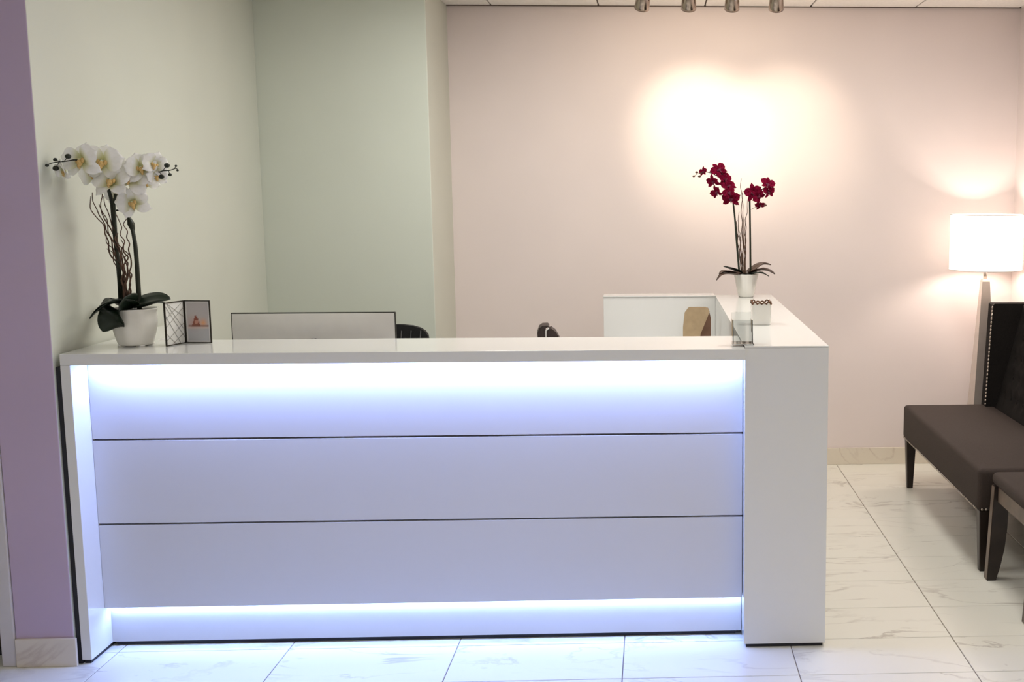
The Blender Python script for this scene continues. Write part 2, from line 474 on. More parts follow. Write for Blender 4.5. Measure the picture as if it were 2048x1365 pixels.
part('gap_shade_strip', bx(-2.0395, XD0-0.0005, YF+0.004, 4.19, 0.0, ZS-0.045), 'dark_gap', desk)  # dark strip added to paint the shade between desk and wall
part('toe_board', bx(-1.9893, XD1-0.0005, YT, YT+0.016, 0.017, ZS-0.3), 'panel', desk)
b = bmesh.new(); box(b, -1.98, XD1-0.02, YT+0.012, 4.03, 0.0, 0.016); box(b, XD0+0.006, -1.996, YF+0.008, 4.19, 0.0, 0.0135)
part('plinth', b, 'dark_gap', desk)  # recessed, near-black to paint the shadow gap along the floor
s1 = part('led_strip', bx(-1.985, XD1-0.006, 3.928, 3.944, ZS-0.0435, ZS-0.0395), 'white_metal', desk); part('led_lens', quad(-1.958, XD1-0.012, 3.930, 3.942, ZS-0.0438), 'led', s1); s1['label'] = 'cool white light strip under the counter'
s2 = part('led_strip', bx(-1.985, XD1-0.006, YT-0.016, YT-0.004, 0.1555, 0.1600), 'white_metal', desk); part('led_lens', quad(-1.985, XD1-0.006, YT-0.014, YT-0.006, 0.1552), 'led2', s2); s2['label'] = 'cool white light strip above the toe board'
# short return of the counter along the left wall
b = bmesh.new(); box(b, XD0, -1.845, 4.2055, 4.668, ZS-0.039, ZS, bev=0.0015); part('return_top', b, 'lacquer', desk)
part('return_panel', bx(-1.875, -1.850, 4.2055, 4.66, 0.014, ZS-0.0395), 'panel', desk)
part('rear_panel', bx(-1.84, XD1-0.0005, 4.17, 4.19, 0.014, ZS-0.0395), 'panel', desk)

# right wing with the end block that faces us and the rear return
XW0, XW1, YWF, YWE, ZW = 0.3205, 0.617, 3.886, 5.815, 1.111
wing = thing('desk_wing', 'white gloss desk wing with a plain square end, running back to the pink wall', 'desk wing', (0.47, 4.85, 0))
part('end_panel', bx(XW0, XW1, YWF, YWF+0.02, 0.014, ZW-0.0065, bev=0.001), 'lacquer', wing)
b = bmesh.new(); box(b, XW0, XW1, YWF, YWE, ZW-0.006, ZW, bev=0.001); part('wing_top', b, 'lacquer', wing)
part('outer_panel', bx(XW1-0.02, XW1, YWF+0.0205, YWE, 0.014, ZW-0.0065), 'lacquer', wing)
part('inner_panel', bx(XW0, XW0+0.02, YWF+0.0205, YWE, 0.014, ZW-0.0065), 'lacquer', wing)
part('return_panel', bx(-0.26, XW0-0.0005, YWE-0.025, YWE, 0.014, ZW-0.0065, bev=0.001), 'lacquer', wing)
part('return_cap', bx(-0.262, XW0-0.0005, YWE-0.03, YWE+0.10, ZW-0.006, ZW, bev=0.001), 'lacquer', wing)
part('plinth', bx(XW0+0.008, XW1-0.008, YWF+0.008, YWE-0.01, 0.0, 0.0135), 'dark_gap', wing)  # near-black for the shadow gap under the end block

# work surface behind the counter
work = thing('worktop', 'white work surface set lower behind the reception counter', 'worktop', (-0.7, 4.6, 0))
part('work_surface', bx(-1.84, -0.26, 4.21, 4.80, 0.72, 0.75, bev=0.002), 'panel', work)
part('return_surface', bx(-0.2595, 0.319, 4.21, 5.785, 0.72, 0.75, bev=0.002), 'panel', work)
for (x, y) in ((-1.80, 4.76), (-0.32, 4.76), (-0.22, 5.74), (0.28, 5.74)):
    part('leg', bx(x-0.02, x+0.02, y-0.02, y+0.02, 0.0, 0.7195), 'white_metal', work)
for (x, y) in ((-1.80, 4.25), (0.28, 4.25)):
    part('leg', bx(x-0.02, x+0.02, y-0.02, y+0.02, 0.0, 0.7195), 'white_metal', work)

# ================================================================== ORCHIDS
def petal_mesh(name, L, Wd, material, tipw=0.5, curl=0.25, cup=0.2, nu=9, nv=4, ruffle=0.0):
    bm = bmesh.new(); g = []
    for i in range(nu+1):
        u = i/nu
        uu = (0.05+0.95*u)**tipw
        w = max(Wd*0.5*math.sqrt(max(0, 1-(2*uu-1)**2)), 0.012)
        row = []
        for j in range(nv+1):
            v = -1+2*j/nv
            x = w*v; y = L*u*(1-0.10*v*v*u)
            z = curl*L*(-(u*u)) + cup*w*v*v + 0.12*L*math.sin(u*math.pi) + ruffle*L*math.sin(5*v+9*u)*u
            row.append(bm.verts.new((x, y, z)))
        g.append(row)
    for i in range(nu):
        for j in range(nv):
            bm.faces.new((g[i][j], g[i][j+1], g[i+1][j+1], g[i+1][j]))
    return mesh_from_bm(name, bm, material, True)


def lip_mesh(name, s, material):
    bm = bmesh.new()
    sphere(bm, (0, -0.10*s, 0.14*s), 0.11*s, (0.8, 1.0, 0.9), 8, 6)
    sphere(bm, (-0.10*s, -0.04*s, 0.12*s), 0.075*s, (0.8, 1.2, 0.7), 8, 5)
    sphere(bm, (0.10*s, -0.04*s, 0.12*s), 0.075*s, (0.8, 1.2, 0.7), 8, 5)
    tube(bm, [(0, -0.12*s, 0.14*s), (0, -0.24*s, 0.20*s), (0, -0.30*s, 0.16*s)], [0.07*s, 0.05*s, 0.015*s], 6, 3)
    return mesh_from_bm(name, bm, material, True)


def column_mesh(name, s, material):
    bm = bmesh.new()
    sphere(bm, (0, 0, 0.04*s), 0.085*s, (1, 1.1, 0.9), 8, 6)
    sphere(bm, (0, 0.03*s, 0.13*s), 0.05*s, (0.9, 1.0, 1.2), 8, 5)
    return mesh_from_bm(name, bm, material, True)


def flower_kit(pm, lm, cm, pet_w, sep_w, lip_s):
    return dict(petal=petal_mesh('petal', 0.50, pet_w, pm, 1.25, 0.10, 0.15, ruffle=0.012),
                sepal=petal_mesh('sepal', 0.50, sep_w, pm, 1.1, 0.16, 0.2),
                lip=lip_mesh('lip', lip_s, lm), col=column_mesh('flower', lip_s, cm))


KIT_W = flower_kit(M['petal_w'], M['lip_y'], M['throat_g'], 0.58, 0.36, 0.80)
KIT_R = flower_kit(M['petal_r'], M['lip_r'], M['lip_r'], 0.44, 0.24, 0.8)


def flower(kit, parent, pos, dia, facing, roll=0.0, closed=0.0):
    f = Vector(facing).normalized()
    up = Vector((0, 0, 1)); r = up.cross(f)
    if r.length < 1e-3: r = Vector((1, 0, 0))
    r.normalize(); u = f.cross(r)
    R = Matrix((r, u, f)).transposed()
    R = R @ Matrix.Rotation(roll, 3, 'Z')
    o = bpy.data.objects.new('flower', kit['col']); COL.objects.link(o); o.parent = parent
    mw = R.to_4x4() @ Matrix.Scale(dia, 4)
    mw.translation = Vector(pos)-root_loc(parent)
    o.matrix_local = mw

    def sub(nm, me, ang, lift, zoff):
        c = bpy.data.objects.new(nm, me); COL.objects.link(c); c.parent = o
        c.matrix_local = Matrix.Rotation(ang, 4, 'Z') @ Matrix.Translation((0, 0.03, zoff)) @ Matrix.Rotation(lift, 4, 'X')
        return c
    J = lambda a: random.uniform(-a, a)
    sub('sepal', kit['sepal'], J(.1), 0.10+closed+J(.40), -0.01)
    sub('sepal', kit['sepal'], math.radians(128)+J(.1), 0.05+closed+J(.40), -0.012)
    sub('sepal', kit['sepal'], math.radians(-128)+J(.1), 0.05+closed+J(.40), -0.014)
    sub('petal', kit['petal'], math.radians(68)+J(.1), 0.14+closed+J(.32), 0.012)
    sub('petal', kit['petal'], math.radians(-68)+J(.1), 0.14+closed+J(.32), 0.014)
    sub('lip', kit['lip'], 0, 0, 0.0)
    return o


def leaf_blade(path, wd, bm=None, thick=0.0022, fold=0.25, side=None):
    """strap leaf along a path: solid, with a folded mid-rib"""
    bm = bm or bmesh.new()
    P = smooth_path(path, 5); n = len(P); top = []; bot = []
    for i, p in enumerate(P):
        t = (P[min(i+1, n-1)]-P[max(i-1, 0)]).normalized()
        s = Vector(side).normalized() if side else t.cross(Vector((0, 0, 1)))
        s = (s-t*s.dot(t)).normalized(); nn = s.cross(t).normalized()
        if nn.z < 0: nn = -nn
        f = i/(n-1)
        w = wd*0.5*(math.sin(math.pi*(0.12+0.88*f)**0.75)**0.7 if f < 0.999 else 0.04)
        w = max(w, wd*0.03)
        rt, rb = [], []
        for v in (-1, -0.5, 0, 0.5, 1):
            q = p+s*(w*v)+nn*(fold*w*abs(v))
            rt.append(bm.verts.new(q+nn*thick*(1-0.7*abs(v)))); rb.append(bm.verts.new(q-nn*thick*(1-0.7*abs(v))))
        top.append(rt); bot.append(rb)
    for i in range(n-1):
        for j in range(4):
            bm.faces.new((top[i][j], top[i][j+1], top[i+1][j+1], top[i+1][j]))
            bm.faces.new((bot[i][j+1], bot[i][j], bot[i+1][j], bot[i+1][j+1]))
        for j in (0, 4):
            bm.faces.new((top[i][j], top[i+1][j], bot[i+1][j], bot[i][j]))
    for e in (0, n-1):
        for j in range(4):
            bm.faces.new((top[e][j], top[e][j+1], bot[e][j+1], bot[e][j]))
    return bm


def twig_path(a, b, n=9, amp=0.012, rnd=random):
    a, b = Vector(a), Vector(b); out = []
    for i in range(n):
        f = i/(n-1); p = a.lerp(b, f)
        k = amp*(0.3+f)
        out.append(p+Vector((rnd.uniform(-k, k), rnd.uniform(-k, k), rnd.uniform(-k, k)*0.4)))
    return out


# ---- white orchid
OB = Vector((-1.862, 4.068, ZS))
orch = thing('potted_orchid', 'white orchid with two flower sprays in a white pot by the left wall', 'orchid', OB)
c8 = lambda t, z: 1+0.028*math.cos(8*t)*(1 if z > 0.02 else 0.4)
bm = bmesh.new()
def pot1(r, z): return (r, z)
prof = [(0.040, 0.006), (0.056, 0.004), (0.060, 0.012), (0.068, 0.04), (0.076, 0.075), (0.077, 0.10), (0.074, 0.118), (0.079, 0.130), (0.081, 0.134),
        (0.077, 0.135), (0.071, 0.122), (0.069, 0.105)]
lathe(bm, prof, OB, 48, c8)
for k in range(4):
    a = math.pi/4+k*math.pi/2
    box(bm, OB.x+0.047*math.cos(a)-0.012, OB.x+0.047*math.cos(a)+0.012, OB.y+0.047*math.sin(a)-0.012, OB.y+0.047*math.sin(a)+0.012, OB.z+0.0005, OB.z+0.006)
part('pot', bm, 'ceramic', orch, True)
bm = bmesh.new(); lathe(bm, [(0.068, 0.110), (0.06, 0.124), (0.03, 0.130), (0.005, 0.131)], OB, 20); part('moss', bm, 'soil', orch, True)
Y1 = OB.y
def A(u, v, dy=0.0): return at(u, v, Y1+dy)
# leaves
lw = [([A(246, 612, -.02), A(228, 602, -.06), A(205, 612, -.09), A(179, 638, -.10)], 0.06, None),
      ([A(258, 618, -.02), A(236, 606, -.07), A(212, 612, -.09), A(186, 630, -.11)], 0.11, None),
      ([A(262, 616, -.03), A(245, 618, -.08), A(222, 640, -.098), A(206, 664, -.10)], 0.125, (0.72, 0.2, 0.62)),
      ([A(262, 612, 0), A(290, 604, -.02), A(318, 598, -.03), A(341, 599, -.03)], 0.075, (0.1, 0.8, 0.5)),
      ([A(268, 616, 0), A(292, 612, .02), A(312, 606, .03), A(330, 606, .04)], 0.065, None),
      ([A(256, 612, .02), A(240, 600, .06), A(222, 602, .10), A(210, 612, .13)], 0.070, None)]
for pth, wd, sd in lw:
    part('leaf', leaf_blade(pth, wd, side=sd), 'leaf', orch, True)
# stems
part('stem', tube(bmesh.new(), [A(244, 618), A(238, 545), A(232, 490), A(227, 440), A(223, 402), A(214, 372, -.03), A(198, 340, -.07), A(172, 322, -.12), A(146, 320, -.16)],
                  [0.0085, 0.0080, 0.0075, 0.007, 0.006, 0.004, 0.003, 0.0025]), 'stem', orch, True)
part('stem', tube(bmesh.new(), [A(279, 618), A(277, 580), A(271, 495), A(263, 452, .01), A(256, 430, .01), A(254, 395, .02), A(268, 366, .02), A(296, 345, 0), A(322, 343, -.02)],
                  [0.0085, 0.0085, 0.0070, 0.0055, 0.0035, 0.003, 0.0025, 0.002]), 'stem', orch, True)
part('support_stake', tube(bmesh.new(), [A(240, 618, -.015), A(234, 500, -.015), A(228, 400, -.015)], 0.0045, sub=1), 'stem', orch, True)
part('stem_clip', tube(bmesh.new(), [A(226, 404, -.014), A(231, 396, -.015), A(231, 388, -.015)], 0.006, sub=1), 'stem', orch, True)
part('stem_clip', tube(bmesh.new(), [A(232, 421, -.01), A(243, 421, 0), A(254, 421, .01)], 0.003, sub=1), 'stem', orch, True)
part('stem_node', tube(bmesh.new(), [A(256, 432, .01), A(262, 448, .01), A(266, 462, .01)], [0.004, 0.0125, 0.006]), 'stem', orch, True)
rt = random.Random(11)
tw_px = [((255, 606), (172, 390)), ((252, 606), (184, 385)), ((256, 606), (190, 372)), ((250, 606), (207, 395)), ((248, 606), (236, 430)),
         ((258, 606), (246, 440)), ((262, 606), (206, 470)), ((254, 606), (216, 500)), ((259, 606), (242, 480)), ((257, 606), (196, 410)), ((253, 600), (235, 468))]
for (a, b_) in tw_px:
    mid = A((a[0]*0.5+b_[0]*0.5)+10, (a[1]+b_[1])/2, rt.uniform(-.02, .02))
    p1 = twig_path(A(*a, rt.uniform(-.015, .015)), mid, 8, 0.007, rt)+twig_path(mid, A(*b_, rt.uniform(-.06, .03)), 8, 0.010, rt)[1:]
    part('twig', tube(bmesh.new(), p1, [0.0032, 0.0026, 0.0014], 5, 3), 'twig', orch, True)
# flowers: pixel, depth offset, diameter, facing, roll
Fw = [(131, 342, -.16, .070, (-.55, -.75, -.25), .1, .45), (165, 322, -.13, .118, (-.25, -.95, .05), .15, 0), (207, 326, -.08, .125, (.05, -.95, .12), -.1, 0),
      (188, 345, -.05, .110, (-.3, -.85, -.2), .5, .1), (226, 366, -.07, .118, (-.15, -.85, .45), .1, 0.05), (262, 358, -.03, .125, (.2, -.85, .35), -.2, 0),
      (282, 338, -.03, .105, (.35, -.85, .2), .2, .1), (308, 330, -.02, .085, (.55, -.8, .1), -.3, .15), (311, 352, -.01, .075, (.55, -.75, -.1), .2, .3),
      (268, 406, -.03, .105, (-.05, -.93, -.05), .35, .05), (242, 388, .03, .10, (.05, -.8, -.45), .0, .2), (238, 350, .01, .105, (.1, -.9, .3), .7, .1), (290, 362, .0, .09, (.3, -.8, -.1), .4, .15)]
for (u, v, dy, dia, fc, rl, cl) in Fw:
    flower(KIT_W, orch, A(u, v, dy), dia*1.14, fc, rl, cl)
# buds and their stalks
Bw = [(136, 313, -.17, .0090), (110.5, 319.5, -.18, .0062), (111.5, 337, -.18, .0090), (94, 331, -.19, .0055),
      (334, 331, -.03, .0088), (323, 353.6, -.03, .0085), (340, 349.5, -.03, .0058), (352, 332, -.04, .0040), (355, 341, -.04, .0040)]
for (u, v, dy, r) in Bw:
    part('bud', sphere(bmesh.new(), A(u, v, dy), r, (1.15, 1, .95), 10, 7), 'bud', orch, True)
part('bud_stalk', tube(bmesh.new(), [A(146, 320, -.16), A(128, 323, -.17), A(108, 325, -.18), A(94, 330, -.19)], [.0022, .0018, .0015], 5), 'bud', orch, True)
for (a, b_) in (((128, 323), (136, 313)), ((120, 323), (110.5, 320)), ((118, 325), (111.5, 336))):
    part('bud_stalk', tube(bmesh.new(), [A(*a, -.172), A(*b_, -.178)], .0013, 5, 1), 'bud', orch, True)
part('bud_stalk', tube(bmesh.new(), [A(318, 345, -.02), A(326, 342, -.03), A(340, 341, -.03), A(352, 337, -.04), A(355, 340, -.04)], [.0022, .0018, .0013], 5), 'bud', orch, True)
for (a, b_) in (((325, 342), (333, 333)), ((321, 346), (323, 352)), ((337, 342), (340, 349)), ((348, 338), (352, 333))):
    part('bud_stalk', tube(bmesh.new(), [A(*a, -.03), A(*b_, -.033)], .0013, 5, 1), 'bud', orch, True)

# ---- crimson orchid
RB = Vector((0.474, 5.70, ZW))
ro = thing('potted_orchid', 'crimson orchid in a small white scalloped pot on the desk wing', 'orchid', RB)
Y2 = RB.y
def B_(u, v, dy=0.0): return at(u, v, Y2+dy)
bm = bmesh.new()
sc_ = lambda t, z: 1+(0.035*math.cos(12*t) if z > 0.11 else 0.012*math.cos(12*t))
lathe(bm, [(0.030, 0.002), (0.036, 0.0005), (0.040, 0.006), (0.049, 0.05), (0.056, 0.09), (0.060, 0.112), (0.063, 0.118), (0.060, 0.119), (0.054, 0.108), (0.051, 0.095)], RB, 72, sc_)
part('pot', bm, 'ceramic', ro, True)
part('moss', lathe(bmesh.new(), [(0.051, 0.098), (0.04, 0.112), (0.006, 0.117)], RB, 18), 'soil', ro, True)
for pth, wd, mt in [([B_(1480, 548), B_(1468, 541, -.02), B_(1455, 536, -.03), B_(1447, 533, -.03)], .060, 'leaf'),
                    ([B_(1478, 550, -.02), B_(1462, 546, -.06), B_(1448, 544, -.08), B_(1438, 549, -.09)], .062, 'leaf2'),
                    ([B_(1476, 550, -.03), B_(1456, 548, -.08), B_(1443, 551, -.11), B_(1433, 561, -.12)], .042, 'leaf2'),
                    ([B_(1500, 546, .01), B_(1512, 538, .02), B_(1526, 529, .03), B_(1542, 530, .03)], .085, 'leaf2'),
                    ([B_(1502, 548, -.02), B_(1520, 541, -.05), B_(1536, 542, -.06), B_(1550, 549, -.07)], .070, 'leaf2'),
                    ([B_(1500, 549, -.03), B_(1516, 546, -.08), B_(1528, 548, -.10), B_(1538, 553, -.10)], .030, 'leaf'),
                    ([B_(1490, 549, .02), B_(1488, 544, .07), B_(1484, 543, .10), B_(1480, 546, .11)], .040, 'leaf')]:
    part('leaf', leaf_blade(pth, wd, fold=.3), mt, ro, True)
part('stem', tube(bmesh.new(), [B_(1479, 550), B_(1473, 480), B_(1470, 440), B_(1467, 412), B_(1463, 385, -.01), B_(1453, 368, -.03), B_(1434, 352, -.05), B_(1412, 344, -.07), B_(1398, 348, -.08)],
                  [.0055, .005, .0045, .004, .003, .002, .0015]), 'stem', ro, True)
part('stem', tube(bmesh.new(), [B_(1501, 550), B_(1500.5, 480), B_(1499.5, 405), B_(1500, 396, -.01), B_(1510, 386, -.02), B_(1526, 378, -.03), B_(1537, 370, -.04)],
                  [.0055, .005, .0048, .004, .003, .002]), 'stem', ro, True)
rt = random.Random(5)
for (a, b_, mt) in [((1485, 548), (1477, 425), 'twig'), ((1488, 548), (1472, 440), 'twig'), ((1486, 548), (1483, 356), 'twig'), ((1490, 548), (1493, 400), 'twig'),
                    ((1484, 548), (1479, 460), 'twig'), ((1489, 548), (1486, 380), 'twig'), ((1491, 548), (1490, 440), 'twig'), ((1483, 548), (1468, 412), 'twig')]:
    part('twig', tube(bmesh.new(), twig_path(B_(*a, rt.uniform(-.01, .01)), B_(*b_, rt.uniform(-.03, .03)), 12, 0.006, rt), [.0032, .0026, .0010], 5, 3), mt, ro, True)
Fr = [(1408, 344, -.07, .048, (-.6, -.75, .0), .2, .35), (1437, 341, -.05, .078, (.2, -.85, .25), .6, .05), (1427, 363, -.06, .066, (-.3, -.85, -.3), .2, .2),
      (1450, 360, -.03, .068, (.25, -.85, .3), .1, .1), (1457, 374, -.04, .070, (.1, -.8, .4), .4, .15), (1435, 384, -.05, .068, (-.65, -.6, -.35), .3, .3),
      (1462, 398, -.03, .086, (.0, -.97, -.1), .0, 0), (1507, 386, -.04, .086, (-.2, -.95, .0), .3, 0), (1534, 370, -.05, .074, (.35, -.8, .3), -.4, .15),
      (1536, 384, -.04, .066, (.6, -.75, -.1), .1, .2), (1519, 409, -.03, .056, (.2, -.75, -.5), .2, .4), (1516, 393, -.05, .070, (.25, -.9, -.1), .9, .05), (1444, 350, -.02, .060, (-.1, -.8, .4), .9, .2), (1457, 386, -.06, .066, (.2, -.9, .1), .5, .1)]
for (u, v, dy, dia, fc, rl, cl) in Fr:
    flower(KIT_R, ro, B_(u, v, dy), dia*1.15, fc, rl, cl)
for (u, v, r) in [(1393.4, 345, .006), (1399, 353, .006), (1387.5, 353, .005), (1531, 411, .0055)]:
    part('bud', sphere(bmesh.new(), B_(u, v, -.08), r, (1.4, 1, .9), 10, 7), 'bud_r', ro, True)
part('bud_stalk', tube(bmesh.new(), [B_(1404, 347, -.08), B_(1398, 347, -.08), B_(1388, 352, -.08)], .0011, 5), 'bud_r', ro, True)
part('bud_stalk', tube(bmesh.new(), [B_(1500, 420), B_(1514, 414, -.02), B_(1531, 411, -.08)], .0012, 5), 'bud_r', ro, True)

# ================================================================== SMALL THINGS ON THE COUNTER
# hinged double picture frame
PA, PB, PC = Vector((-1.737, 4.021, 0)), Vector((-1.706, 4.118, 0)), Vector((-1.607, 4.106, 0))
pf = thing('picture_frame', 'hinged double picture frame with thin black edges beside the white orchid', 'picture frame', (-1.69, 4.08, ZS))
def frame_leaf(p, q, nm_print, build_print):
    d = (q-p); L = d.length; d.normalize(); n = Vector((d.y, -d.x, 0))      # n points at the viewer
    if n.y > 0: n = -n
    z0, z1, w = ZS+0.0008, ZS+0.157, 0.0032
    def P(s, z, o): return p+d*s+n*o+Vector((0, 0, z))
    def bar(bm, s0, s1, za, zb, o0=-0.003, o1=0.003):
        vs = [bm.verts.new(P(s, z, o)) for o in (o0, o1) for (s, z) in ((s0, za), (s1, za), (s1, zb), (s0, zb))]
        for f in ((0, 1, 2, 3), (7, 6, 5, 4), (0, 4, 5, 1), (1, 5, 6, 2), (2, 6, 7, 3), (3, 7, 4, 0)): bm.faces.new([vs[i] for i in f])
    bm = bmesh.new()
    g = 0.0018
    bar(bm, g, g+w, z0, z1); bar(bm, L-g-w, L-g, z0, z1); bar(bm, g+w, L-g-w, z0, z0+w); bar(bm, g+w, L-g-w, z1-w, z1)
    part('frame_border', bm, 'frame_metal', pf)
    build_print(P, bar, g+w, L-g-w, z0+w, z1-w)
def lattice(P, bar, s0, s1, za, zb):
    bm = bmesh.new(); bar(bm, s0, s1, za, zb, -0.001, 0.0); part('backing_card', bm, 'paper', pf)
    bm = bmesh.new(); ww, hh = s1-s0, zb-za
    segs = [((0, .10), (1, .48)), ((0, .42), (1, .85)), ((.1, 1), (1, .62)), ((0, .72), (.75, .0)), ((.15, .95), (1, .30)), ((0, .28), (.5, 0)), ((0, .62), (1, 1.0)), ((0, .95), (1, .12)), ((.35, .02), (1, .24))]
    for (a, c) in segs:
        tube(bm, [P(s0+a[0]*ww, za+a[1]*hh, 0.0012), P(s0+c[0]*ww, za+c[1]*hh, 0.0012)], 0.0007, 5, 1)
    part('lattice_wire', bm, 'wire', pf)
Mp = bpy.data.materials.new('printed_photo'); Mp.use_nodes = True
va = Mp.node_tree.nodes.new('ShaderNodeVertexColor'); va.layer_name = 'print'
Mp.node_tree.links.new(va.outputs[0], Mp.node_tree.nodes['Principled BSDF'].inputs['Base Color'])
Mp.node_tree.nodes['Principled BSDF'].inputs['Roughness'].default_value = 0.35
def photo(P, bar, s0, s1, za, zb):
    bm = bmesh.new(); nu, nv = 26, 44
    lay = bm.loops.layers.float_color.new('print')
    g = [[bm.verts.new(P(s0+(s1-s0)*i/nu, za+(zb-za)*j/nv, 0.0005)) for i in range(nu+1)] for j in range(nv+1)]
    def colr(u, v):
        c = Vector((0.50, 0.47, 0.46)) if v > .36 else Vector((0.46, 0.46, 0.47))
        if u < .05 or u > .95 or v < .03 or v > .97: return Vector((0.70, 0.68, 0.66))
        if .33 < v < .37: c = Vector((0.60, 0.52, 0.48))
        k = math.exp(-((u-.72)**2/.02+(v-.47)**2/.008)); c = c.lerp(Vector((0.72, 0.36, 0.18)), min(1, k))
        k = math.exp(-((u-.3)**2/.05+(v-.47)**2/.02)); c = c.lerp(Vector((0.50, 0.27, 0.22)), .6*k)
        if .38 < v < .64 and abs(u-.42) < .16*(1.1-(v-.38)/.26)+.02: c = Vector((0.24, 0.075, 0.05))
        if (u-.44)**2/.006+(v-.49)**2/.003 < 1: c = Vector((0.50, 0.25, 0.18))
        if .37 < v < .41 and .1 < u < .95: c = c.lerp(Vector((0.22, 0.10, 0.07)), .7)
        return c
    for j in range(nv):
        for i in range(nu):
            f = bm.faces.new((g[j][i], g[j][i+1], g[j+1][i+1], g[j+1][i]))
            for l, (a, c) in zip(f.loops, ((i, j), (i+1, j), (i+1, j+1), (i, j+1))):
                q = colr(a/nu, c/nv); l[lay] = (q.x, q.y, q.z, 1)
    part('photo_print', bm, Mp, pf)
    bm = bmesh.new(); bar(bm, s0, s1, za, zb, -0.001, -0.0002); part('backing_card', bm, 'paper', pf)
frame_leaf(PA, PB, 'lattice', lattice)
frame_leaf(PB, PC, 'photo', photo)
for (z0, z1) in ((ZS+0.118, ZS+0.140), (ZS+0.020, ZS+0.042)):
    part('hinge', cyl_between(bmesh.new(), (PB.x, PB.y-0.001, z0), (PB.x, PB.y-0.001, z1), 0.0034, seg=12), 'frame_metal', pf, True)

# white votive cup with bronze scalloped rim
CB = Vector((0.4385, 4.535, ZW))
cup = thing('candle_cup', 'small white square cup with a scalloped bronze rim on the desk wing', 'candle holder', CB)
def rsq(h, z, r=0.012, n=5):
    pts = []
    for (cx_, cy_, a0) in ((h-r, h-r, 0), (-h+r, h-r, 90), (-h+r, -h+r, 180), (h-r, -h+r, 270)):
        for k in range(n):
            a = math.radians(a0+90*k/(n-1)); pts.append((CB.x+cx_+r*math.cos(a), CB.y+cy_+r*math.sin(a), CB.z+z))
    return pts
bm = bmesh.new(); rings = [[bm.verts.new(p) for p in rsq(h, z)] for (h, z) in ((.030, .0008), (.0365, .0008), (.038, .004), (.0395, .080), (.0395, .0845), (.036, .0845), (.0345, .055), (.030, .055))]
for i in range(len(rings)-1):
    for k in range(20): bm.faces.new((rings[i][k], rings[i][(k+1) % 20], rings[i+1][(k+1) % 20], rings[i+1][k]))
bm.faces.new(rings[0][::-1]); bm.faces.new(rings[-1])
part('cup', bm, 'ceramic', cup, False)
bm = bmesh.new()
hh = .0375
edge = [(-hh, -hh), (hh, -hh), (hh, hh), (-hh, hh)]
for e in range(4):
    (xa, ya), (xb, yb) = edge[e], edge[(e+1) % 4]
    for k in range(4):
        f0, f1 = k/4, (k+1)/4
        a = Vector((CB.x+xa+(xb-xa)*f0, CB.y+ya+(yb-ya)*f0, CB.z+.086)); c = Vector((CB.x+xa+(xb-xa)*f1, CB.y+ya+(yb-ya)*f1, CB.z+.086))
        mdl = (a+c)/2+Vector((0, 0, .010 if k in (0, 3) else .005))
        tube(bm, [a, mdl, c], .0030, 6, 4)
        sphere(bm, a+Vector((0, 0, .001)), .0042, u=8, v=6)
part('rim', bm, 'bronze', cup, True)
part('candle', lathe(bmesh.new(), [(.012, .0555), (.0325, .056), (.0325, .066), (.004, .067), (.002, .074)], CB, 20), 'wax', cup, True)

# clear acrylic holder at the inner corner of the counter
AB = Vector((0.318, 3.945, ZW+0.001))
ac = thing('brochure_holder', 'empty clear acrylic holder at the corner where counter and wing meet', 'brochure holder', AB)
part('back_sheet', prism(bmesh.new(), [(3.968, AB.z+.004), (3.971, AB.z+.004), (4.000, AB.z+.108), (3.997, AB.z+.108)], 'x', .280, .352), 'acrylic', ac)
part('pocket', prism(bmesh.new(), [(3.925, AB.z+.004), (3.928, AB.z+.004), (3.946, AB.z+.085), (3.943, AB.z+.085)], 'x', .280, .352), 'acrylic', ac)
for x in (.280, .349):
    part('side_sheet', prism(bmesh.new(), [(3.9285, AB.z+.004), (3.9675, AB.z+.004), (3.988, AB.z+.085), (3.9465, AB.z+.085)], 'x', x, x+.003), 'acrylic', ac)
part('base_sheet', bx(.277, .355, 3.915, 3.985, AB.z, AB.z+.0035), 'acrylic', ac)

# all-in-one monitor seen from behind
mon = thing('monitor', 'silver backed monitor rising behind the counter, dark line round its edge', 'monitor', (-1.32, 4.44, 0.7505))
YM = 4.40
p0 = at(461, 626, YM); p1 = at(791, 626, YM)
mx0, mx1, mz1 = p0.x, p1.x, p0.z; mz0 = mz1-0.40
part('display_edge', bx(mx0, mx1, YM, YM+0.008, mz0, mz1, bev=0.002), 'mon_edge', mon)
bm = bmesh.new()
# back shell: shallow bulged panel, inset a touch from the dark edge
nx, nz = 16, 12; e = 0.0045
gr = [[None]*(nx+1) for _ in range(nz+1)]
for j in range(nz+1):
    for i in range(nx+1):
        u, v = i/nx, j/nz
        k = (1-(2*u-1)**4)*(1-(2*v-1)**4)
        gr[j][i] = bm.verts.new((mx0+e+(mx1-mx0-2*e)*u, YM-0.0006-0.018*k, mz0+e+(mz1-mz0-2*e)*v))
for j in range(nz):
    for i in range(nx): bm.faces.new((gr[j][i], gr[j][i+1], gr[j+1][i+1], gr[j+1][i]))
part('back_shell', bm, 'silver', mon, True)
